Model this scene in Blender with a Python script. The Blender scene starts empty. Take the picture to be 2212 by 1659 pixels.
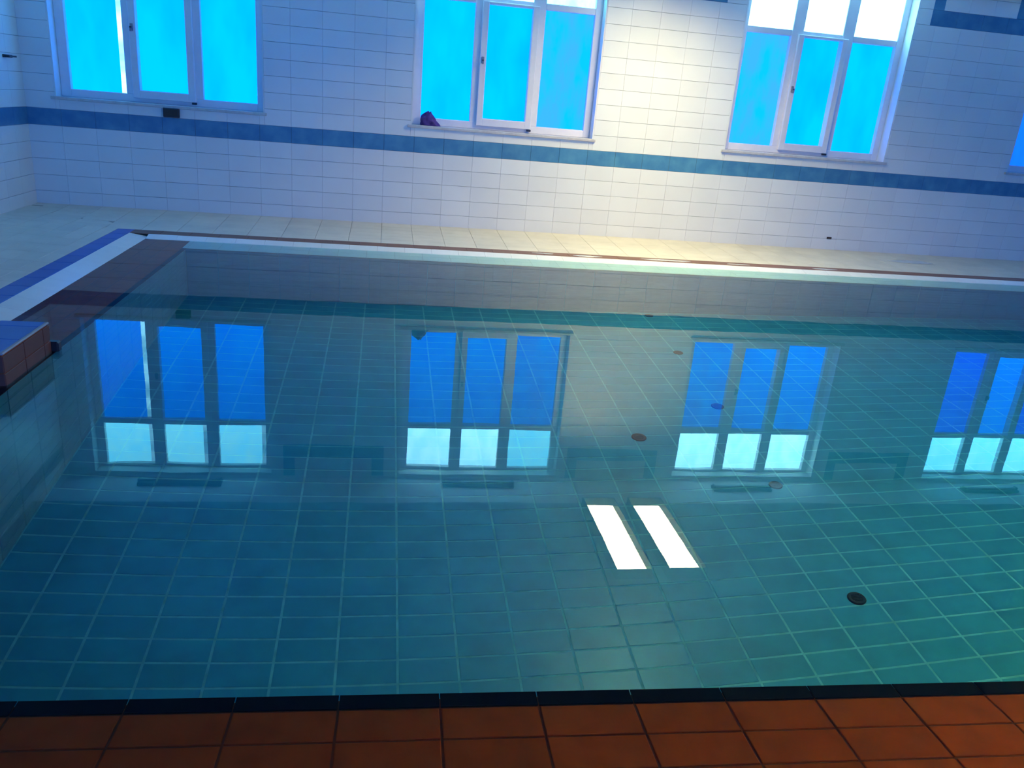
import bpy, math, random
from mathutils import Matrix, Vector

# ------------------------------------------------------------------ camera, world, exposure
sc = bpy.context.scene
COL = sc.collection
CAM_H = 1.360
RIGHT = Vector((0.98617685, -0.14450482, 0.08107767))
DOWN = Vector((0.0269703, -0.34279947, -0.93902137))
FWD = Vector((0.16348649, 0.92822782, -0.33416356))
FPX = 1715.76
cd = bpy.data.cameras.new('camera')
cd.sensor_fit = 'HORIZONTAL'; cd.sensor_width = 36.0
cd.lens = FPX / 2212 * 36.0
cd.clip_start = 0.05; cd.clip_end = 100
cam = bpy.data.objects.new('camera', cd); COL.objects.link(cam)
m3 = Matrix((RIGHT, -DOWN, -FWD)).transposed()
cam.matrix_world = Matrix.Translation((0, 0, CAM_H)) @ m3.to_4x4()
sc.camera = cam

world = bpy.data.worlds.new('world'); sc.world = world; world.use_nodes = True
world.node_tree.nodes['Background'].inputs[0].default_value = (0.25, 0.45, 1.0, 1)
world.node_tree.nodes['Background'].inputs[1].default_value = 0.05
vs = sc.view_settings
sc.display_settings.display_device = 'sRGB'
vs.view_transform = 'Standard'; vs.look = 'None'; vs.gamma = 1.0; vs.exposure = 0.0
vs.use_curve_mapping = False
sc.cycles.sample_clamp_indirect = 200.0   # let the lamps' light through the water unclamped

def area(name, loc, target, sx, sy, color, power):
    l = bpy.data.lights.new(name, 'AREA'); l.shape = 'RECTANGLE'; l.size = sx; l.size_y = sy
    l.color = color; l.energy = power
    o = bpy.data.objects.new(name, l); COL.objects.link(o); o.location = loc
    o.rotation_euler = (Vector(target) - Vector(loc)).to_track_quat('-Z', 'Y').to_euler()
    return o
# added blue fill lights in front of the windowless wall behind the camera
for i, x in enumerate((-2.0, 1.4, 4.8, 8.2)):
    area('rear_blue_fill', (x, -3.0, 1.9), (x, 6, 1.3), 1.7, 1.6, (0.045, 0.26, 1.0), 110)

random.seed(7)
# ------------------------------------------------------------------ materials
def newmat(name):
    m = bpy.data.materials.new(name); m.use_nodes = True
    return m, m.node_tree, m.node_tree.nodes['Principled BSDF']

def tile_mat(name, col, rough=0.25, vary=0.08, mottle=0.12, mscale=9.0, col2=None, bump=0.0, spec=0.5):
    m, nt, b = newmat(name)
    N = nt.nodes.new; L = nt.links.new
    geo = N('ShaderNodeNewGeometry'); inf = N('ShaderNodeObjectInfo')
    add = N('ShaderNodeMath'); add.operation = 'ADD'
    L(geo.outputs['Random Per Island'], add.inputs[0]); L(inf.outputs['Random'], add.inputs[1])
    fr = N('ShaderNodeMath'); fr.operation = 'FRACT'; L(add.outputs[0], fr.inputs[0])
    mr = N('ShaderNodeMapRange'); mr.inputs[3].default_value = 1 - vary; mr.inputs[4].default_value = 1 + vary * 0.6
    L(fr.outputs[0], mr.inputs[0])
    noi = N('ShaderNodeTexNoise'); noi.inputs['Scale'].default_value = mscale; noi.inputs['Detail'].default_value = 5
    L(geo.outputs['Position'], noi.inputs['Vector'])
    mix = N('ShaderNodeMix'); mix.data_type = 'RGBA'
    c2 = col2 or tuple(c * (1 - mottle * 2) for c in col)
    mix.inputs[6].default_value = (*col, 1); mix.inputs[7].default_value = (*c2, 1)
    rmp = N('ShaderNodeMapRange'); rmp.inputs[1].default_value = 0.4; rmp.inputs[2].default_value = 0.75
    L(noi.outputs['Fac'], rmp.inputs[0]); L(rmp.outputs[0], mix.inputs[0])
    mul = N('ShaderNodeVectorMath'); mul.operation = 'SCALE'
    L(mix.outputs[2], mul.inputs[0]); L(mr.outputs[0], mul.inputs['Scale'])
    L(mul.outputs[0], b.inputs['Base Color'])
    b.inputs['Roughness'].default_value = rough
    b.inputs['Specular IOR Level'].default_value = spec
    if bump:
        bp = N('ShaderNodeBump'); bp.inputs['Strength'].default_value = bump; bp.inputs['Distance'].default_value = 0.004
        n2 = N('ShaderNodeTexNoise'); n2.inputs['Scale'].default_value = 40
        L(geo.outputs['Position'], n2.inputs['Vector']); L(n2.outputs['Fac'], bp.inputs['Height']); L(bp.outputs[0], b.inputs['Normal'])
    return m

def emit_mat(name, col, strength, var=0.0, scale=(6, 6, 2.0), col2=None):
    m = bpy.data.materials.new(name); m.use_nodes = True; nt = m.node_tree; nt.nodes.clear()
    N = nt.nodes.new; L = nt.links.new
    out = N('ShaderNodeOutputMaterial'); e = N('ShaderNodeEmission')
    e.inputs[0].default_value = (*col, 1); e.inputs[1].default_value = strength
    L(e.outputs[0], out.inputs[0])
    if var:
        g = N('ShaderNodeNewGeometry'); mp = N('ShaderNodeMapping'); mp.inputs['Scale'].default_value = scale
        L(g.outputs['Position'], mp.inputs[0])
        n = N('ShaderNodeTexNoise'); n.inputs['Scale'].default_value = 1.0; n.inputs['Detail'].default_value = 3
        L(mp.outputs[0], n.inputs['Vector'])
        mix = N('ShaderNodeMix'); mix.data_type = 'RGBA'
        c2 = col2 or tuple(c * (1 - var) for c in col)
        mix.inputs[6].default_value = (*col, 1); mix.inputs[7].default_value = (*c2, 1)
        mr = N('ShaderNodeMapRange'); mr.inputs[1].default_value = 0.35; mr.inputs[2].default_value = 0.65
        L(n.outputs['Fac'], mr.inputs[0]); L(mr.outputs[0], mix.inputs[0]); L(mix.outputs[2], e.inputs[0])
    return m

M = {}
M['wall_tile'] = tile_mat('white_wall_tile', (0.80, 0.80, 0.78), 0.3, 0.03, 0.02, 3)
M['band_tile'] = tile_mat('blue_band_tile', (0.055, 0.20, 0.37), 0.3, 0.05, 0.0, 7, (0.10, 0.30, 0.45))
M['wall_joint'] = tile_mat('wall_joint', (0.40, 0.40, 0.40), 0.8, 0, 0.3, 1.5)
M['deck_tile'] = tile_mat('cream_deck_tile', (0.76, 0.69, 0.56), 0.35, 0.05, 0.06, 5, spec=0.5)
M['joint'] = tile_mat('grey_joint', (0.45, 0.42, 0.36), 0.8, 0, 0.2)
M['blue_tile'] = tile_mat('royal_blue_tile', (0.03, 0.11, 0.50), 0.3, 0.08, 0.05, 8)
M['brown_tile'] = tile_mat('brown_edge_tile', (0.22, 0.095, 0.05), 0.5, 0.08, 0.1, 8)
M['white_tile'] = tile_mat('white_edge_tile', (0.88, 0.88, 0.84), 0.3, 0.03, 0.02)
M['terracotta'] = tile_mat('terracotta_tile', (0.60, 0.09, 0.015), 0.6, 0.08, 0.12, 12, bump=0.2, spec=0.1)
M['block_tile'] = tile_mat('dark_brown_block_tile', (0.13, 0.04, 0.03), 0.5, 0.12, 0.1, 12)
M['terracotta_joint'] = tile_mat('terracotta_joint', (0.30, 0.05, 0.01), 0.8, 0, 0.2)
M['dark_tile'] = tile_mat('navy_nosing_tile', (0.004, 0.006, 0.014), 0.6, 0.1, 0.1, spec=0.1)
M['pool_tile'] = tile_mat('teal_pool_tile', (0.03, 0.34, 0.60), 0.35, 0.07, 0.08, 6)
M['pool_joint'] = tile_mat('pool_joint', (0.16, 0.62, 0.78), 0.8, 0, 0.15, 14)
M['pool_wall_tile'] = tile_mat('pale_pool_wall_tile', (0.30, 0.52, 0.64), 0.35, 0.05, 0.05)
M['frame'] = tile_mat('white_painted_frame', (0.82, 0.78, 0.80), 0.4, 0, 0.03)
M['sill'] = tile_mat('pale_stone_sill', (0.60, 0.57, 0.55), 0.35, 0, 0.1, 20)
M['reveal'] = tile_mat('white_plaster', (0.80, 0.80, 0.80), 0.7, 0, 0.03)
M['bay'] = tile_mat('bright_white_plaster', (0.90, 0.91, 0.92), 0.8, 0, 0.02)
M['ceiling'] = tile_mat('grey_ceiling_board', (0.30, 0.32, 0.34), 0.9, 0.03, 0.03)
M['unseen_wall'] = tile_mat('grey_blue_painted_wall', (0.16, 0.26, 0.38), 0.8, 0, 0.05)
M['grey_nosing'] = tile_mat('grey_edge_nosing', (0.36, 0.34, 0.36), 0.4, 0, 0.05)
M['dark'] = tile_mat('dark_plastic', (0.02, 0.02, 0.03), 0.4, 0, 0.1)
M['grey_metal'] = tile_mat('grey_metal', (0.25, 0.25, 0.27), 0.3, 0, 0.1)
M['rubber'] = tile_mat('dark_rubber', (0.05, 0.035, 0.03), 0.7, 0, 0.1)
M['purple'] = tile_mat('purple_cloth', (0.10, 0.05, 0.26), 0.9, 0, 0.3, 25)
M['film'] = emit_mat('blue_window_film', (0.0, 0.70, 3.6), 1.0, 0.4, (3, 3, 1.2), (0.0, 0.56, 3.4))
M['film_deep'] = emit_mat('deep_blue_window_film', (0.008, 0.26, 3.0), 1.0, 0.3, (5, 5, 1.5), (0.008, 0.20, 2.6))
M['film_pale'] = emit_mat('pale_blue_window_film', (0.003, 0.64, 3.3), 1.0, 0.4, (7, 7, 3), (0.05, 0.52, 3.0))
M['daylight'] = emit_mat('frosted_daylight_pane', (3.0, 8.4, 10.8), 1.0, 0.3, (9, 9, 6), (2.2, 7.4, 10.2))
M['daylight_cool'] = emit_mat('cool_daylight_pane', (0.7, 4.6, 7.4), 1.0, 0.3, (9, 9, 6), (1.0, 5.0, 7.0))
M['clear'] = emit_mat('clear_daylight_gap', (1.1, 3.4, 5.0), 1.0, 0.8, (1, 1, 4), (0.3, 1.5, 2.6))
M['lamp'] = emit_mat('lit_lamp_panel', (1.0, 0.87, 0.43), 41.0)
M['lamp_warm'] = emit_mat('warm_lamp_panel', (1.0, 0.66, 0.20), 130.0)
M['lamp_side'] = tile_mat('black_lamp_shield', (0.012, 0.012, 0.012), 0.6, 0, 0.05, spec=0.1)
M['lamp_off'] = tile_mat('unlit_strip_light', (0.05, 0.06, 0.08), 0.5, 0, 0.1)

def water_mat():
    m = bpy.data.materials.new('pool_water'); m.use_nodes = True; nt = m.node_tree; nt.nodes.clear()
    N = nt.nodes.new; L = nt.links.new
    out = N('ShaderNodeOutputMaterial'); mix = N('ShaderNodeMixShader'); fr = N('ShaderNodeFresnel')
    rf = N('ShaderNodeBsdfRefraction'); gl = N('ShaderNodeBsdfGlossy')
    fr.inputs['IOR'].default_value = 1.333; rf.inputs['IOR'].default_value = 1.333
    rf.inputs['Roughness'].default_value = 0.0; gl.inputs['Roughness'].default_value = 0.0
    rf.inputs['Color'].default_value = (0.72, 0.98, 0.98, 1); gl.inputs['Color'].default_value = (1, 1, 1, 1)
    g = N('ShaderNodeNewGeometry'); n = N('ShaderNodeTexNoise'); n.inputs['Scale'].default_value = 2.2
    n.inputs['Detail'].default_value = 2
    L(g.outputs['Position'], n.inputs['Vector'])
    bp = N('ShaderNodeBump'); bp.inputs['Strength'].default_value = 1.0; bp.inputs['Distance'].default_value = 0.0004
    L(n.outputs['Fac'], bp.inputs['Height'])
    for k in (fr, rf, gl): L(bp.outputs[0], k.inputs['Normal'])
    L(fr.outputs[0], mix.inputs[0]); L(rf.outputs[0], mix.inputs[1]); L(gl.outputs[0], mix.inputs[2])
    L(mix.outputs[0], out.inputs[0])
    return m
M['water'] = water_mat()
M['puddle'] = tile_mat('wet_film_glare', (0.70, 0.70, 0.66), 0.03, 0, 0.05, spec=1.0)  # whitish base colour paints in the glare off the puddles

# ------------------------------------------------------------------ helpers
class MB:
    """collects quads; builds one mesh object"""
    def __init__(s): s.v = []; s.f = []
    def quad(s, a, b, c, d):
        i = len(s.v); s.v += [a, b, c, d]; s.f.append((i, i + 1, i + 2, i + 3))
    def box(s, x0, x1, y0, y1, z0, z1, ch=0.0):
        if ch <= 0:
            i = len(s.v)
            s.v += [(x0, y0, z0), (x1, y0, z0), (x1, y1, z0), (x0, y1, z0), (x0, y0, z1), (x1, y0, z1), (x1, y1, z1), (x0, y1, z1)]
            for q in ((0, 3, 2, 1), (4, 5, 6, 7), (0, 1, 5, 4), (1, 2, 6, 5), (2, 3, 7, 6), (3, 0, 4, 7)):
                s.f.append(tuple(i + k for k in q))
            return s
        # every edge chamfered (24 vertices)
        c = ch; i = len(s.v); X = (x0, x1); Y = (y0, y1); Z = (z0, z1); idx = {}
        for a in (0, 1):
            for b in (0, 1):
                for d in (0, 1):
                    sx, sy, sz = (1 - 2 * a), (1 - 2 * b), (1 - 2 * d)
                    idx[a, b, d, 'x'] = len(s.v); s.v.append((X[a], Y[b] + sy * c, Z[d] + sz * c))
                    idx[a, b, d, 'y'] = len(s.v); s.v.append((X[a] + sx * c, Y[b], Z[d] + sz * c))
                    idx[a, b, d, 'z'] = len(s.v); s.v.append((X[a] + sx * c, Y[b] + sy * c, Z[d]))
        F = s.f
        def add(l, flip):
            F.append(tuple(reversed(l)) if flip else tuple(l))
        for a in (0, 1):
            add([idx[a, 0, 0, 'x'], idx[a, 1, 0, 'x'], idx[a, 1, 1, 'x'], idx[a, 0, 1, 'x']], a == 0)
            add([idx[0, a, 0, 'y'], idx[1, a, 0, 'y'], idx[1, a, 1, 'y'], idx[0, a, 1, 'y']], a == 1)
            add([idx[0, 0, a, 'z'], idx[1, 0, a, 'z'], idx[1, 1, a, 'z'], idx[0, 1, a, 'z']], a == 0)
            for b in (0, 1):
                add([idx[a, b, 0, 'x'], idx[a, b, 0, 'y'], idx[a, b, 1, 'y'], idx[a, b, 1, 'x']], (a == b))
                add([idx[a, 0, b, 'x'], idx[a, 0, b, 'z'], idx[a, 1, b, 'z'], idx[a, 1, b, 'x']], (a != b))
                add([idx[0, a, b, 'y'], idx[0, a, b, 'z'], idx[1, a, b, 'z'], idx[1, a, b, 'y']], (a == b))
                for d in (0, 1):
                    add([idx[a, b, d, 'x'], idx[a, b, d, 'y'], idx[a, b, d, 'z']], (a + b + d) % 2 == 1)
        return s
    def lathe(s, cx, cy, prof, n=24, flat=True):
        i = len(s.v)
        for r, z in prof:
            for k in range(n):
                a = 2 * math.pi * k / n; s.v.append((cx + r * math.cos(a), cy + r * math.sin(a), z))
        for j in range(len(prof) - 1):
            for k in range(n):
                s.f.append((i + j * n + k, i + j * n + (k + 1) % n, i + (j + 1) * n + (k + 1) % n, i + (j + 1) * n + k))
        s.f.append(tuple(i + (len(prof) - 1) * n + k for k in range(n)))
        s.f.append(tuple(i + n - 1 - k for k in range(n)))
        return s
    def mesh(s, name, mat):
        me = bpy.data.meshes.new(name); me.from_pydata(s.v, [], s.f); me.update()
        if mat: me.materials.append(mat)
        return me
    def build(s, name, mat, parent=None, loc=(0, 0, 0)):
        o = bpy.data.objects.new(name, s.mesh(name, mat)); COL.objects.link(o); o.location = loc
        if parent: o.parent = parent
        return o

def structure(o): o['kind'] = 'structure'; return o
def thing(o, label, cat, group=None):
    o['label'] = label; o['category'] = cat
    if group: o['group'] = group
    return o
def empty(name, loc=(0, 0, 0)):
    o = bpy.data.objects.new(name, None); COL.objects.link(o); o.location = loc; o.empty_display_size = 0.1
    return o

def proj(P):
    v = Vector(P) - Vector((0, 0, CAM_H)); z = v.dot(FWD)
    if z <= 0.05: return None
    return (1106 + FPX * v.dot(RIGHT) / z, 829.5 + FPX * v.dot(DOWN) / z, z)
def seen(P, margin=60):
    """size in the frame: 0 when outside the frame, else 1/z"""
    p = proj(P)
    if p is None or not (-margin < p[0] < 2212 + margin and -margin < p[1] < 1659 + margin): return 0.0
    return 1.0 / p[2]

# grid of tiles -------------------------------------------------------------
def subtract(rects, h, eps=0.004):
    out = []
    hx0, hx1, hy0, hy1 = h
    for (a, b, c, d) in rects:
        if b <= hx0 + eps or a >= hx1 - eps or d <= hy0 + eps or c >= hy1 - eps:
            out.append((a, b, c, d)); continue
        if a < hx0: out.append((a, hx0, c, d)); a = hx0
        if b > hx1: out.append((hx1, b, c, d)); b = hx1
        if c < hy0: out.append((a, b, c, hy0))
        if d > hy1: out.append((a, b, hy1, d))
    return out
def cells(u0, u1, v0, v1, tu, tv, ou, ov, holes=(), running=False):
    r = []
    j = math.floor((v0 - ov) / tv + 1e-6)
    while ov + j * tv < v1 - 1e-6:
        a = max(v0, ov + j * tv); b = min(v1, ov + (j + 1) * tv)
        off = ou + (tu / 2 if running and j % 2 else 0)
        i = math.floor((u0 - off) / tu + 1e-6)
        while off + i * tu < u1 - 1e-6:
            c = max(u0, off + i * tu); d = min(u1, off + (i + 1) * tu)
            rs = [(c, d, a, b)]
            for h in holes: rs = subtract(rs, h)
            r += [q for q in rs if q[1] - q[0] > 0.012 and q[3] - q[2] > 0.012]
            i += 1
        j += 1
    return r

cache = {}
def tile_mesh(w, h, t, gap, ch, mat, plane, gapu=None):
    """tile with chamfered rim, centred; plane 'z' faces +z, 'y' faces -y, 'x' faces +x"""
    if gapu is None: gapu = gap * 0.4 if mat is M['wall_tile'] else gap
    key = (round(w, 3), round(h, 3), t, gap, ch, mat.name, plane)
    if key in cache: return cache[key]
    a, b = (w - gapu) / 2, (h - gap) / 2
    c = min(ch, a * 0.4, b * 0.4)
    P = [(-a, -b, 0), (a, -b, 0), (a, b, 0), (-a, b, 0),
         (-a, -b, t - c * .7), (a, -b, t - c * .7), (a, b, t - c * .7), (-a, b, t - c * .7),
         (-a + c, -b + c, t), (a - c, -b + c, t), (a - c, b - c, t), (-a + c, b - c, t)]
    F = [(8, 9, 10, 11)]
    for k in range(4):
        n = (k + 1) % 4
        F += [(k, n, 4 + n, 4 + k), (4 + k, 4 + n, 8 + n, 8 + k)]
    if plane == 'y': P = [(x, -z, y) for x, y, z in P]
    elif plane == 'x': P = [(z, x, y) for x, y, z in P]
    me = bpy.data.meshes.new('tile'); me.from_pydata(P, [], F); me.update(); me.materials.append(mat)
    cache[key] = me
    return me

def lay(rects, base, plane, t, gap, ch, mat, parent, name, limit=300, stuffname=None, height=None, jitter=0.0, vis=None):
    """one object per tile for the ones that show largest, the rest joined as stuff"""
    def P(u, v):
        z = height(u, v) if height else base
        return (u, v, z) if plane == 'z' else ((u, base, v) if plane == 'y' else (base, u, v))
    lst = []
    for r in rects:
        u, v = (r[0] + r[1]) / 2, (r[2] + r[3]) / 2
        s = (vis or seen)(P(u, v))
        lst.append((s * s * (r[1] - r[0]) * (r[3] - r[2]), r))
    lst.sort(key=lambda k: -k[0])
    rest = []
    for n, (s, r) in enumerate(lst):
        if n >= limit or s <= 0: rest.append(r); continue
        u, v = (r[0] + r[1]) / 2, (r[2] + r[3]) / 2
        me = tile_mesh(r[1] - r[0], r[3] - r[2], t, gap, ch, mat, plane)
        o = bpy.data.objects.new(name, me); COL.objects.link(o)
        p = Vector(P(u, v))
        j = random.uniform(-jitter, jitter)
        if plane == 'z': p.z += j
        elif plane == 'y': p.y += j
        else: p.x += j
        o.location = p; o.parent = parent
        if height:
            e = 0.01
            o.rotation_euler = (math.atan((height(u, v + e) - height(u, v - e)) / (2 * e)),
                                -math.atan((height(u + e, v) - height(u - e, v)) / (2 * e)), 0)
    if rest:
        V = []; F = []
        for r in rest:
            u, v = (r[0] + r[1]) / 2, (r[2] + r[3]) / 2
            me = tile_mesh(r[1] - r[0], r[3] - r[2], t, gap, ch, mat, plane)
            p = P(u, v); i = len(V)
            for q in me.vertices:
                z = p[2] + q.co.z
                if height: z = height(p[0] + q.co.x, p[1] + q.co.y) + q.co.z
                V.append((p[0] + q.co.x, p[1] + q.co.y, z))
            for f in me.polygons: F.append(tuple(i + k for k in f.vertices))
        me = bpy.data.meshes.new(stuffname or name + '_field'); me.from_pydata(V, [], F); me.update(); me.materials.append(mat)
        o = bpy.data.objects.new(stuffname or name + '_field', me); COL.objects.link(o); o.parent = parent
        o['kind'] = 'stuff'

# ------------------------------------------------------------------ dimensions (metres)
WY = 8.42            # far wall face
XL, XR = -3.33, 11.6 # left / right wall
YR = -3.2            # rear wall
ZC, ZB = 2.70, 2.88  # dropped ceiling, window bay ceiling
YB = 7.50            # edge of the dropped ceiling
ROW = 0.152; ZROW = 0.795
PD = 1.495           # pool depth
PX0, PX1, PY0, PY1 = -1.62, 10.6, 1.56, 6.88   # pool brink
TT = 0.006
WX = (-2.966, 0.329, 3.655, 7.072)
EO = (0.0, 0.497, 0.625, 1.069, 1.199, 1.702)
NL, NR, NZ0, NZ1 = -0.10, 1.785, 1.045, 2.83
FRAMES = ((-1.06, 0.06), (2.22, 3.34), (5.60, 6.72), (9.0, 10.12))
FZ = 2.467

# ------------------------------------------------------------------ far wall
holes_w = [(x + NL, x + NR, NZ0, NZ1) for x in WX]
wall = MB()
xs = sorted([XL - 0.3, XR + 0.3] + [h[0] for h in holes_w] + [h[1] for h in holes_w])
for i in range(len(xs) - 1):
    a, b = xs[i], xs[i + 1]
    inside = any(abs(a - h[0]) < 1e-6 for h in holes_w)
    if inside:
        wall.box(a, b, WY, WY + 0.32, -0.3, NZ0); wall.box(a, b, WY, WY + 0.32, NZ1, 3.2)
    else:
        wall.box(a, b, WY, WY + 0.32, -0.3, 3.2)
wall_back = structure(wall.build('wall_back', M['wall_joint']))

frame_rects = []
for a, b in FRAMES:
    frame_rects.append((a, b, FZ, ZB + .1))
band_rect = (XL, XR, ZROW, ZROW + ROW)
zr0 = ZROW - 5 * ROW
TWL = 0.30
rects = cells(XL, XR, 0.05, ZROW, TWL, ROW, -3.33, zr0) + \
        cells(XL, XR, ZROW + ROW, ZB, TWL, ROW, -3.33, zr0, holes_w + frame_rects)
for a, b in FRAMES:   # white tiles inside the blue rectangles
    rects += cells(a + 0.125, b - 0.135, FZ + ROW, ZB, 0.29, ROW, a + 0.125, zr0)
lay(rects, WY, 'y', TT, 0.003, 0.0015, M['wall_tile'], wall_back, 'wall_tile', 300, 'wall_tile_field', jitter=0.0006)
lay(cells(*band_rect, TWL, ROW, -3.33, ZROW), WY, 'y', TT, 0.002, 0.002, M['band_tile'], wall_back, 'band_tile', 60, 'band_tile_field')
fr = []
for a, b in FRAMES:
    fr += cells(a, b, FZ, FZ + ROW, 0.30, ROW, a, FZ)
    fr += cells(a, a + 0.125, FZ + ROW, ZB, 0.125, 0.30, a, FZ + ROW)
    fr += cells(b - 0.135, b, FZ + ROW, ZB, 0.135, 0.30, b - 0.135, FZ + ROW)
lay(fr, WY, 'y', TT, 0.002, 0.002, M['band_tile'], wall_back, 'border_tile', 60, 'border_tile_field', vis=lambda P: 0.1)

# ------------------------------------------------------------------ windows
def window(n, x, lowers, uppers, gap_low=None, gap_up=()):
    w = structure(empty('window_%d' % n, (x, WY, NZ0)))
    def P(mb, name, mat, parent=w):
        o = mb.build(name, mat); o.parent = parent
        o.matrix_parent_inverse = Matrix.Identity(4)
        o.location = (-x, -WY, -NZ0) if parent is w else (0, 0, 0)
        return o
    yg = WY + 0.186
    x0, x1 = x + NL, x + NR
    # plaster reveals
    mb = MB(); mb.box(x0, x0 + 0.012, WY - 0.004, yg + 0.1, NZ0, NZ1); mb.box(x1 - 0.012, x1, WY - 0.004, yg + 0.1, NZ0, NZ1)
    mb.box(x0, x1, WY - 0.004, yg + 0.1, NZ1 - 0.012, NZ1)
    P(mb, 'reveal', M['reveal'])
    mb = MB(); mb.box(x0 - 0.03, x1 + 0.02, WY - 0.035, yg + 0.02, NZ0 - 0.012, NZ0 + 0.016, 0.004)
    P(mb, 'window_sill', M['sill'])
    # fixed frame: jambs, head, bottom rail, two mullions, transom
    zf = NZ0 + 0.016; zt = NZ1 - 0.012
    yf0, yf1 = yg - 0.055, yg + 0.03
    e = [x + k for k in EO]
    xa, xb = x0 + 0.012, x1 - 0.012
    mb = MB()
    mb.box(xa, e[0], yf0, yf1, zf, zt, 0.004); mb.box(e[5], xb, yf0, yf1, zf, zt, 0.004)
    mb.box(e[0], e[5], yf0, yf1, zf, 1.133, 0.004); mb.box(e[0], e[5], yf0, yf1, 2.789, zt, 0.004)
    mb.box(e[1], e[2], yf0, yf1, 1.133, 2.789, 0.004); mb.box(e[3], e[4], yf0, yf1, 1.133, 2.789, 0.004)
    for a, b in ((0, 1), (2, 3), (4, 5)): mb.box(e[a], e[b], yf0 + 0.005, yf1, 2.24, 2.30, 0.004)
    P(mb, 'window_frame', M['frame'])
    # inward opening sash in the middle
    s0, s1, sz0, sz1 = e[2] - 0.062, e[3] + 0.062, 1.098, 2.262
    ys0, ys1 = yf0 - 0.038, yf0
    mb = MB()
    mb.box(s0, e[2] + 0.003, ys0, ys1 + 0.03, sz0, sz1, 0.005); mb.box(e[3] - 0.003, s1, ys0, ys1 + 0.03, sz0, sz1, 0.005)
    mb.box(e[2] - 0.002, e[3] + 0.002, ys0, ys1 + 0.03, sz0, 1.172, 0.005); mb.box(e[2] - 0.002, e[3] + 0.002, ys0, ys1 + 0.03, 2.235, sz1, 0.005)
    sash = P(mb, 'opening_sash', M['frame'])
    mb = MB(); mb.box(e[2] - 0.085 + 0.04, e[2] - 0.02, ys0 - 0.012, ys0, 1.69, 1.755, 0.003)
    mb.box(e[2] - 0.042, e[2] - 0.024, ys0 - 0.045, ys0 - 0.01, 1.712, 1.728, 0.003)
    mb.box(e[2] - 0.042, e[2] - 0.024, ys0 - 0.045, ys0 - 0.03, 1.685, 1.728, 0.003)
    P(mb, 'handle', M['grey_metal'], sash)
    mb = MB(); mb.box(s1 - 0.035, s1 + 0.005, ys0 - 0.006, ys1, 1.078, 1.098, 0.003)
    P(mb, 'hinge', M['dark'], sash)
    # panes: lower row with blue film, upper row frosted
    for k in range(3):
        a, b = e[2 * k], e[2 * k + 1]
        z0 = 1.172 if k == 1 else 1.133
        if gap_low is not None and k == 0:
            mb = MB(); mb.box(a, b - gap_low, yg, yg + 0.006, z0, 2.24); P(mb, 'pane', lowers[k])
            mb = MB(); mb.box(b - gap_low, b, yg, yg + 0.006, z0, 2.24); P(mb, 'clear_strip', M['clear'])
        else:
            mb = MB(); mb.box(a, b, yg, yg + 0.006, z0, 2.24); P(mb, 'pane', lowers[k])
        if k in gap_up:
            mb = MB(); mb.box(a, b - 0.05, yg, yg + 0.006, 2.30, 2.789); P(mb, 'pane', uppers[k])
            mb = MB(); mb.box(b - 0.05, b, yg, yg + 0.006, 2.30, 2.789); P(mb, 'clear_strip', M['clear'])
        else:
            mb = MB(); mb.box(a, b, yg, yg + 0.006, 2.30, 2.789); P(mb, 'pane', uppers[k])
    return w
F_, D_, P_, DL, DC = M['film'], M['film_deep'], M['film_pale'], M['daylight'], M['daylight_cool']
window(1, WX[0], (F_, F_, F_), (DC, DC, DC), 0.057, (0, 1, 2))
window(2, WX[1], (F_, F_, P_), (DL, DL, DC))
window(3, WX[2], (P_, F_, F_), (DL, DL, DL))
window(4, WX[3], (D_, F_, D_), (DC, DC, DC))

# ------------------------------------------------------------------ left wall, other walls, ceiling
mb = MB(); mb.box(XL - 0.3, XL, YR, WY, -0.3, 3.2)
wall_left = structure(mb.build('wall_left', M['wall_joint']))
LB = (7.0, 8.33)
rects = cells(-3.2, WY - TT, 0.05, ZROW, TWL, ROW, WY - 60 * TWL, zr0) + \
        cells(-3.2, WY - TT, ZROW + ROW, ZB, TWL, ROW, WY - 60 * TWL, zr0, [(1.5, 8.33, FZ, FZ + ROW)])
lay(rects, XL, 'x', TT, 0.003, 0.0015, M['wall_tile'], wall_left, 'wall_tile', 60, 'wall_tile_field')
lay(cells(-3.2, WY - TT, ZROW, ZROW + ROW, TWL, ROW, WY - 60 * TWL, ZROW), XL, 'x', TT, 0.002, 0.002, M['band_tile'], wall_left, 'band_tile', 20, 'band_tile_field')
lay(cells(1.5, 8.33, FZ, FZ + ROW, TWL, ROW, 8.33 - 60 * TWL, FZ), XL, 'x', TT, 0.002, 0.002, M['band_tile'], wall_left, 'border_tile', 20, 'border_tile_field')
mb = MB(); mb.box(XR, XR + 0.3, YR, WY, -0.3, 3.2); structure(mb.build('wall_right', M['unseen_wall']))
mb = MB(); mb.box(XL - 0.3, XR + 0.3, YR - 0.3, YR, -0.3, 3.2); structure(mb.build('wall_front', M['unseen_wall']))
mb = MB(); mb.box(XL, XR, YR, YB, ZC, ZB + 0.12); structure(mb.build('ceiling', M['ceiling']))
mb = MB(); mb.box(XL, XR, YB, WY, ZB, ZB + 0.12); mb.box(XL, XR, WY - 0.02, WY, ZB - 0.03, ZB)
structure(mb.build('ceiling_bay', M['bay']))

# ------------------------------------------------------------------ pool surround
DZ = 0.025
SL = 0.14; SF = 0.16            # blue / brown strip widths
XWL = -2.02; XSL = -2.18; XDL = -2.32   # waterline, strip inner, strip outer on the left
YWF = 7.20; YSF = 7.31; YDF = 7.48      # same on the far side
YWN = 1.20; YSN = 1.08; YDN = 0.96      # same on the near side
def deck_h(x, y):
    d = max(0.0, (XDL - x) / 1.0, (y - YDF) / 0.94)
    return DZ - 0.006 + min(1.0, d) * 0.042
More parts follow.
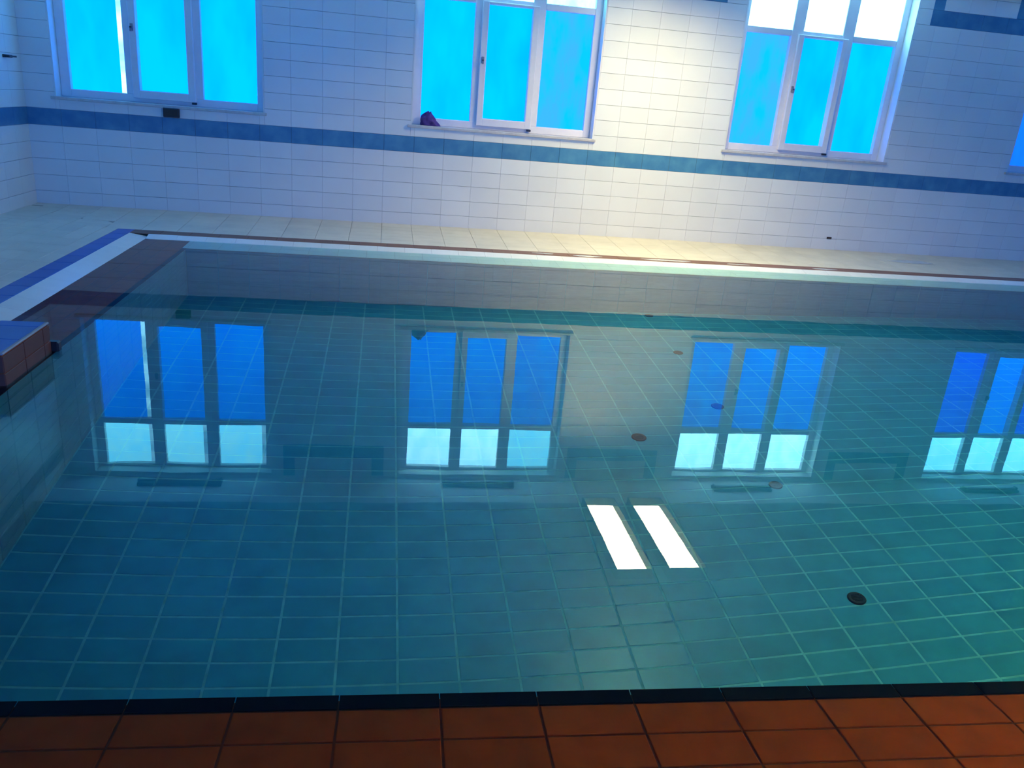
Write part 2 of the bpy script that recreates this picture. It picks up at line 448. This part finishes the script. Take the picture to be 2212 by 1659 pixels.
# base slab under the surround with the pool basin left open
mb = MB()
mb.box(XL, PX0 - 0.04, YR, WY, -1.7, -0.075); mb.box(PX1, XR, YR, WY, -1.7, -0.075)
mb.box(PX0 - 0.04, PX1, YR, PY0 - 0.36, -1.7, -0.075); mb.box(PX0 - 0.04, PX1, PY1 + 0.04, WY, -1.7, -0.075)
def slope_deck(mb, x0, x1, y0, y1, f, nx=2, ny=2, zb=-0.075):
    for i in range(nx):
        for j in range(ny):
            a, b = x0 + (x1 - x0) * i / nx, x0 + (x1 - x0) * (i + 1) / nx
            c, d = y0 + (y1 - y0) * j / ny, y0 + (y1 - y0) * (j + 1) / ny
            mb.quad((a, c, f(a, c)), (b, c, f(b, c)), (b, d, f(b, d)), (a, d, f(a, d)))
slope_deck(mb, XL, XDL, YR, YDF, deck_h, 4, 4); slope_deck(mb, XL, XDL, YDF, WY, deck_h, 4, 4)
slope_deck(mb, XDL, XR, YDF, WY, deck_h, 4, 4)
flat = lambda x, y: DZ - 0.006
slope_deck(mb, XDL, XR, YR, YDN, flat); slope_deck(mb, PX1 + 0.7, XR, YDN, YDF, flat)
floor = structure(mb.build('floor', M['joint']))
hol = []
rects = cells(XL, XR, YDF, WY - TT, 0.30, 0.15, XL, YDF)
lay(rects, 0, 'z', TT, 0.003, 0.002, M['deck_tile'], floor, 'deck_tile', 150, 'deck_tile_far', height=deck_h)
rects = cells(XL, XDL, -1.0, YDF, 0.15, 0.30, XL, YDF - 12)
lay(rects, 0, 'z', TT, 0.003, 0.002, M['deck_tile'], floor, 'deck_tile', 130, 'deck_tile_left', height=deck_h)
rects = cells(XDL, XR, YR, YDN, 0.15, 0.30, XL, YDN - 12)
lay(rects, 0, 'z', TT, 0.003, 0.002, M['deck_tile'], floor, 'deck_tile', 0, 'deck_tile_near', height=flat)

# edge strips and ledges: a coping thing that runs round the pool, each tile its own piece
cop = structure(empty('trim_pool_edge', (0, 0, 0)))
LZ = -0.040
def left_h(x, y):     # profile across the left edge, outward negative x
    if x <= XSL: return DZ
    if x <= XWL: return DZ * (XWL - x) / (XWL - XSL)
    return LZ * (x - XWL) / (PX0 - XWL)
def far_h(x, y):
    if y >= YSF: return DZ
    if y >= YWF: return DZ * (y - YWF) / (YSF - YWF)
    return LZ * (YWF - y) / (YWF - PY1)
def near_h(x, y):
    if y <= YSN: return DZ
    if y <= YWN: return DZ * (YWN - y) / (YWN - YSN)
    return LZ * (y - YWN) / (PY0 - YWN)
dn = lambda f: (lambda x, y: f(x, y) - TT)
# beds for the tiles
mb = MB()
for a, b in ((XDL, XSL), (XSL, XWL), (XWL, PX0)):
    if b == PX0: mb.build('edge_bed', M['joint'], cop); mb = MB()
    mb.quad((a, YDN, left_h(a + 1e-4, 0) - TT), (b, YDN, left_h(b - 1e-4, 0) - TT), (b, YDF, left_h(b - 1e-4, 0) - TT), (a, YDF, left_h(a + 1e-4, 0) - TT))
mb.build('edge_bed', M['terracotta_joint'], cop)
mb = MB()
for a, b in ((PY1, YWF), (YWF, YSF), (YSF, YDF)):
    x0 = {PY1: PX0, YWF: XWL, YSF: XSL}[a]
    mb.quad((x0, a, far_h(0, a + 1e-4) - TT), (XR, a, far_h(0, a + 1e-4) - TT), (XR, b, far_h(0, b - 1e-4) - TT), (x0, b, far_h(0, b - 1e-4) - TT))
mb.build('edge_bed', M['joint'], cop)
near = structure(empty('trim_pool_edge_near', (0.4, 1.56, 0)))
near.rotation_euler = (0, 0, -0.0245)
mb = MB()
for a, b in ((YDN, YSN), (YSN, YWN), (YWN, PY0)):
    mb.quad((PX0, a, near_h(0, a + 1e-4) - TT), (XR, a, near_h(0, a + 1e-4) - TT), (XR, b, near_h(0, b - 1e-4) - TT), (PX0, b, near_h(0, b - 1e-4) - TT))
o = mb.build('edge_bed', M['terracotta_joint'], near); o.location = (-0.4, -1.56, 0)
T = 0.245
nose_h = lambda x, y: LZ + 0.008
def L_(rects, h, mat, name, limit, gap=0.004, ch=0.002, t=TT):
    par = near if (h is near_h or h is nose_h) else cop
    n0 = len(bpy.data.objects)
    lay(rects, 0, 'z', t, gap, ch, mat, par, name, limit, name + '_field', height=dn(h))
    if par is near:
        for o in near.children:
            if o.name.startswith(name) and 'sh' not in o.keys():
                o.location.x -= 0.4; o.location.y -= 1.56; o['sh'] = 1
# left edge
L_(cells(XDL, XSL, 1.13, YDF, 1, T, XDL, YDF - 60 * T), left_h, M['blue_tile'], 'blue_edge_tile', 40)
L_(cells(XSL, XWL, 1.13, YSF, 1, T, XSL, YDF - 60 * T), left_h, M['white_tile'], 'white_edge_tile', 40, 0.0015, 0.001)
# far edge
L_(cells(XDL + 0.14, XR, YSF, YDF, T, 1, XDL + .14, YSF), far_h, M['brown_tile'], 'brown_edge_tile', 50, 0.002)
L_(cells(XWL, XR, YWF, YSF, T, 1, XWL, YWF), far_h, M['white_tile'], 'white_edge_tile', 50, 0.0015, 0.001)
# ledges under the skin of water
NW = 0.036   # dark nosing at the brink
L_(cells(XWL, PX0 - NW, YWN, YWF - 0.05, 0.128, T, PX0 - NW - 3 * 0.128, PY0 - NW), left_h, M['terracotta'], 'terracotta_tile', 90)
L_(cells(PX0 - NW, XR, PY1 + NW, YWF, T, 0.15, PX0, PY1 + NW), far_h, M['white_tile'], 'ledge_tile', 60, 0.002, 0.001)
L_(cells(XWL, PX0 - NW, YWF - 0.05, YWF, 0.2, 0.1, PX0, YWF - .05), far_h, M['terracotta'], 'terracotta_tile', 4)
L_(cells(PX0, XR, PY0 - NW - 0.108 * 3, PY0 - NW, 0.2405, 0.108, 0.885 - 20 * 0.2405, PY0 - NW - 0.108 * 4), near_h, M['terracotta'], 'terracotta_tile', 60, gap=0.006, ch=0.002)
L_(cells(PX0, XR, YSN, PY0 - NW - 0.108 * 3, 0.2405, 0.2, 0.885 - 20 * 0.2405, YSN), near_h, M['white_tile'], 'white_edge_tile', 30)
L_(cells(PX0, XR, YDN, YSN, 0.2405, 0.2, 0.885 - 20 * 0.2405, YDN), near_h, M['blue_tile'], 'blue_edge_tile', 0)
# rounded dark nosings along the brink
L_(cells(PX0 - NW, PX0, PY0, PY1 + NW, 1, T, PX0 - NW, PY0), lambda x, y: LZ + 0.002, M['dark_tile'], 'nosing_tile', 40, 0.003)
L_(cells(PX0, XR, PY1, PY1 + NW * .45, T, 1, PX0, PY1), lambda x, y: LZ + 0.002, M['dark_tile'], 'nosing_tile', 40, 0.003)
L_(cells(PX0 - NW, XR, PY0 - NW, PY0 + 0.012, 0.2405, 1, 0.885 - 20 * 0.2405, PY0 - NW), nose_h, M['dark_tile'], 'nosing_tile', 40, 0.003)
for o in near.children:
    if 'sh' in o.keys(): del o['sh']

# ------------------------------------------------------------------ pool basin
mb = MB(); mb.box(PX0 - 0.03, PX1, PY0 - 0.34, PY1 + 0.03, -PD - 0.2, -PD - 0.0015)
pool_floor = structure(mb.build('floor_pool', M['pool_joint']))
def refr_seen(P):
    """rough visibility of a point on the pool floor through the water"""
    d = math.hypot(P[0], P[1]); lo, hi = 0.0, d
    for _ in range(30):
        s = (lo + hi) / 2
        si = s / math.hypot(s, CAM_H); st = si / 1.333
        if s + PD * st / math.sqrt(1 - st * st) > d: hi = s
        else: lo = s
    k = s / d
    return seen((P[0] * k, P[1] * k, 0), 30) / (1 + (d - s))
TP, TQ = 0.25, 0.1247
rects = cells(PX0, PX1, PY0 - 0.3, PY1, TP, TQ, -1.148 - 10 * TP, 2.6287 - 20 * TQ)
lay(rects, -PD - 0.0015, 'z', 0.0015, 0.011, 0.0005, M['pool_tile'], pool_floor, 'pool_tile', 300, 'pool_tile_field', vis=refr_seen, jitter=0.0002)
# pool walls
mb = MB(); mb.box(PX0 - 0.034, PX0 - TT, PY0, PY1, -PD, LZ - 0.008); pw = structure(mb.build('wall_pool_left', M['pool_joint']))
lay(cells(PY0, PY1, -PD, LZ - 0.01, TP, TQ, PY0, LZ - 0.01 - 20 * TQ), PX0 - TT, 'x', TT, 0.006, 0.002, M['pool_wall_tile'], pw, 'pool_wall_tile', 150, 'pool_wall_tile_field')
mb = MB(); mb.box(PX0, PX1, PY1 + TT, PY1 + 0.034, -PD, LZ - 0.008); pw = structure(mb.build('wall_pool_far', M['pool_joint']))
lay(cells(PX0, PX1, -PD, LZ - 0.01, TP, TQ, PX0, LZ - 0.01 - 20 * TQ), PY1 + TT, 'y', TT, 0.006, 0.002, M['pool_wall_tile'], pw, 'pool_wall_tile', 150, 'pool_wall_tile_field')
mb = MB(); mb.box(PX0 - 0.4, PX1 - 0.4, -0.05, 0.005, -PD, LZ - 0.008)
o = structure(mb.build('wall_pool_near', M['pool_wall_tile'])); o.location = (0.4, 1.56, 0); o.rotation_euler = (0, 0, -0.0245)
mb = MB(); mb.box(PX1 - 0.02, PX1, PY0, PY1, -PD, LZ - 0.008); structure(mb.build('wall_pool_right', M['pool_wall_tile']))
# the water: one still surface from ledge to ledge
mb = MB(); mb.quad((XWL + 0.002, YWN, 0), (PX1 + 0.3, YWN, 0), (PX1 + 0.3, YWF - 0.002, 0), (XWL + 0.002, YWF - 0.002, 0))
water = mb.build('pool_water', M['water'])
thing(water, 'still clear teal water filling the tiled pool up to its ledges', 'water'); water['kind'] = 'stuff'

# floor inlets
def inlet(x, y, r, label, mat):
    t = empty('floor_inlet', (x, y, -PD))
    thing(t, label, 'drain', None)
    a = MB(); a.lathe(0, 0, [(r, 0.0), (r, 0.006), (r * 0.9, 0.011), (r * 0.72, 0.011)], 28); a.build('cover', mat, t)
    b = MB()
    for k in range(-2, 3):
        w = math.sqrt(max(0.0, 0.62 ** 2 - (k * 0.22) ** 2)) * r
        b.box(-w, w, k * 0.22 * r - 0.05 * r, k * 0.22 * r + 0.05 * r, 0.0112, 0.0150)
    b.build('grille', M['dark'], t)
    return t
inlet(2.262, 2.92, 0.043, 'dark round drain cover on the pool floor nearest the terracotta edge', M['dark'])
inlet(2.292, 3.88, 0.040, 'dark drain cover on pool floor under the reflected unlit strip light', M['dark'])
inlet(2.324, 4.883, 0.045, 'dark drain cover on pool floor seen through the third window reflection', M['dark'])
inlet(2.374, 5.867, 0.040, 'small grey drain cover on pool floor just left of third window reflection', M['rubber'])
inlet(2.413, 6.80, 0.040, 'faint drain cover on pool floor at the foot of the far pool wall', M['rubber'])
inlet(1.638, 4.475, 0.048, 'lone brownish drain cover on pool floor between second and third window reflections', M['rubber'])

# ------------------------------------------------------------------ starting block at the left edge
BX0, BX1, BY0, BY1, BZ = -2.45, -1.625, 3.57, 4.08, 0.15
sb = empty('starting_block', ((BX0 + BX1) / 2, (BY0 + BY1) / 2, 0.0))
thing(sb, 'low starting block with blue tiled top and terracotta sides on the left pool edge', 'starting block')
def SBP(mb, name, mat, parent=sb):
    o = mb.build(name, mat); o.parent = parent; o.location = tuple(-c for c in sb.location) if parent is sb else (0, 0, 0); return o
mb = MB(); mb.box(BX0, BX1 - TT, BY0 + TT, BY1 - TT, -0.034, BZ - 0.012)
body = SBP(mb, 'body', M['terracotta_joint'])
for (a, b, c, d) in cells(BY0, BY1, -0.034, BZ - 0.014, 0.215, 0.09, BY0, -0.034):
    mb = MB(); mb.box(BX1 - TT, BX1, a + .002, b - .002, c + .002, d - .002, 0.002); SBP(mb, 'side_tile', M['block_tile'])
for (a, b, c, d) in cells(BX0, BX1, -0.034, BZ - 0.014, 0.215, 0.09, BX1 - 4 * .215, -0.034):
    mb = MB(); mb.box(a + .002, b - .002, BY0, BY0 + TT, c + .002, d - .002, 0.002); SBP(mb, 'side_tile', M['block_tile'])
for (a, b, c, d) in cells(BX0, BX1 - 0.016, BY0, BY1, 0.20, 0.213, BX1 - 0.016 - 5 * .2, BY0):
    mb = MB(); mb.box(a + .001, b - .001, c + .001, d - .001, BZ - 0.013, BZ, 0.002); SBP(mb, 'top_tile', M['blue_tile'])
mb = MB(); mb.box(BX1 - 0.016, BX1 + 0.002, BY0, BY1, BZ - 0.010, BZ + 0.001, 0.004); SBP(mb, 'nosing', M['grey_nosing'])
mb = MB(); mb.box(BX1 - 0.035, BX1 + 0.03, BY1 + 0.002, BY1 + 0.05, -0.02, 0.045, 0.008); SBP(mb, 'bracket', M['dark'])

# ------------------------------------------------------------------ ceiling lamps
def panel_lamp(x0, x1, y0, y1, d, label, mat, cut_x=True):
    """surface mounted box louvre: lit diffuser at the ceiling, open at the bottom, depth d"""
    t = empty('ceiling_lamp', ((x0 + x1) / 2, (y0 + y1) / 2, ZC)); thing(t, label, 'ceiling lamp')
    w, L = (x1 - x0) / 2, (y1 - y0) / 2; k = 0.012
    for a in (-1, 1):  # deep black sides added to limit how far the lamp light spreads
        mb = MB(); mb.box(min(a * w, a * (w + k)), max(a * w, a * (w + k)), -L - k, L + k, -d, 0.0, 0.003); mb.build('side_shield', M['lamp_side'], t)
        mb = MB(); mb.box(-w, w, min(a * L, a * (L + k)), max(a * L, a * (L + k)), -d, 0.0, 0.003); mb.build('end_cap', M['lamp_side'], t)
    mb = MB(); mb.box(-w, w, -L, L, -0.012, -0.002); mb.build('diffuser', mat, t)
    return t
panel_lamp(2.195, 2.53, 6.05, 7.425, 0.11, 'lit ceiling lamp, left one of the bright pair mirrored in the water', M['lamp'])
panel_lamp(2.70, 3.06, 6.05, 7.425, 0.11, 'lit ceiling lamp, right one of the bright pair mirrored in the water', M['lamp'])
panel_lamp(3.5, 4.7, 0.75, 1.25, 0.26, 'lit warm ceiling lamp over the near right pool edge, outside the view', M['lamp_warm'])
# unlit strip lights in the window bay
for (x0, x1, y, lab) in ((-2.573, -1.70, 8.26, 'unlit dark strip light on the ceiling above the first window from the left'),
                         (0.742, 1.575, 8.26, 'unlit dark strip light on the ceiling above the second window from the left'),
                         (4.02, 4.77, 8.18, 'unlit dark strip light on the ceiling above the third window from the left'),
                         (7.42, 8.2, 8.18, 'unlit dark strip light on the ceiling above the rightmost window')):
    t = empty('strip_light', ((x0 + x1) / 2, y, ZB)); thing(t, lab, 'lamp', None)
    w = (x1 - x0) / 2
    mb = MB(); mb.box(-w, w, -0.06, 0.06, -0.035, 0, 0.004); mb.build('lamp_housing', M['lamp_off'], t)
    mb = MB(); mb.box(-w + .02, w - .02, -0.018, 0.018, -0.055, -0.035, 0.006); mb.build('tube', M['grey_metal'], t)
    for a in (-1, 1):
        mb = MB(); mb.box(a * (w - .015) - .012, a * (w - .015) + .012, -0.03, 0.03, -0.062, -0.034, 0.003); mb.build('socket', M['dark'], t)

# ------------------------------------------------------------------ small things
t = empty('wall_box', (-2.035, WY - TT, 0.952)); thing(t, 'small dark box on the wall under the leftmost window', 'box')
mb = MB(); mb.box(-0.072, 0.072, -0.05, 0, 0, 0.085, 0.005); mb.build('housing', M['dark'], t)
mb = MB(); mb.box(-0.06, 0.06, -0.054, -0.05, 0.012, 0.073, 0.0015); mb.build('cover', M['rubber'], t)

t = empty('wall_hook', (XL + TT, 8.13, 1.375)); thing(t, 'small dark hook rail on the left wall above the blue band', 'hook')
mb = MB(); mb.box(0, 0.012, -0.09, 0.09, -0.012, 0.012, 0.003); mb.build('back_plate', M['dark'], t)
mb = MB(); mb.box(0.01, 0.05, -0.07, -0.055, -0.006, 0.006, 0.002); mb.box(0.01, 0.05, 0.055, 0.07, -0.006, 0.006, 0.002)
mb.box(0.042, 0.052, -0.075, 0.075, -0.007, 0.007, 0.002); mb.build('rail', M['dark'], t)

# crumpled purple cloth on the second sill
def cloth():
    n, k = 18, 26; V = []; F = []
    rnd = random.Random(3)
    for j in range(n + 1):
        s = j / n
        for i in range(k):
            a = 2 * math.pi * i / k
            fold = 1 + 0.16 * math.sin(5 * a + 3 * s) + 0.10 * math.sin(9 * a - 6 * s)
            r = (1 - s ** 2.2) * fold + 0.02
            x = 0.085 * r * math.cos(a) + 0.005 - 0.035 * s * (1 - s) * 3
            y = 0.052 * r * math.sin(a)
            z = 0.125 * s * (1 + 0.10 * math.sin(3 * a))
            if i in (9, 10, 11) and 0.45 < s < 0.9: z += 0.02
            V.append((x, y, z))
    for j in range(n):
        for i in range(k):
            F.append((j * k + i, j * k + (i + 1) % k, (j + 1) * k + (i + 1) % k, (j + 1) * k + i))
    F.append(tuple(n * k + i for i in range(k))); F.append(tuple(k - 1 - i for i in range(k)))
    me = bpy.data.meshes.new('cloth'); me.from_pydata(V, [], F); me.update(); me.materials.append(M['purple'])
    for p in me.polygons: p.use_smooth = True
    o = bpy.data.objects.new('cloth', me); COL.objects.link(o); return o
o = cloth(); o.location = (0.425, WY + 0.045, NZ0 + 0.0165)
thing(o, 'crumpled purple cloth lying at the left end of the second window sill', 'cloth')

# puddles along the far brown strip and one on the deck
PUD = ((1.50, 7.395, 0.10, 0.022, 'thin puddle on the brown edge strip, left of the two largest'),
       (1.92, 7.375, 0.14, 0.030, 'thin puddle across the brown edge strip below the second window'),
       (2.72, 7.385, 0.24, 0.034, 'longest thin puddle across the brown edge strip in the brightest glow'),
       (3.45, 7.375, 0.12, 0.022, 'short thin puddle on the brown edge strip right of the brightest glow'),
       (4.38, 7.375, 0.13, 0.030, 'small thin puddle on the brown edge strip below the third window'),
       (5.75, 7.98, 0.26, 0.07, 'oval puddle on the cream deck at the right near the wall'))
for k, (x, y, a, b, lab) in enumerate(PUD):
    mb = MB(); n = 30; rr = random.Random(k)
    ph = [rr.uniform(0, 6.28) for _ in range(3)]
    ring = lambda s, z: [(s * a * (1 + .12 * math.sin(3 * t + ph[0]) + .07 * math.sin(5 * t + ph[1])) * math.cos(t),
                          s * b * (1 + .15 * math.sin(2 * t + ph[2]) + .1 * math.sin(4 * t + ph[0])) * math.sin(t), z)
                         for t in [2 * math.pi * i / n for i in range(n)]]
    mb.v = ring(1, 0) + ring(0.96, 0.0014); mb.f = [tuple(range(n, 2 * n))] + [(i, (i + 1) % n, n + (i + 1) % n, n + i) for i in range(n)]
    o = mb.build('puddle', M['puddle'])
    o.location = (x, y, (DZ + 0.0008) if k < 5 else deck_h(x, y) + TT + 0.002)
    if k == 5: o.rotation_euler = (math.atan(0.042 / 0.94), 0, 0)
    thing(o, lab, 'puddle', None)
# small brown clip at the foot of the far wall
mb = MB(); mb.box(-0.03, 0.03, -0.006, 0, -0.012, 0.012, 0.004)
o = mb.build('wall_clip', M['rubber']); o.location = (4.976, WY - TT, 0.195)
thing(o, 'small brown clip on the lowest wall tiles below the third window', 'clip')
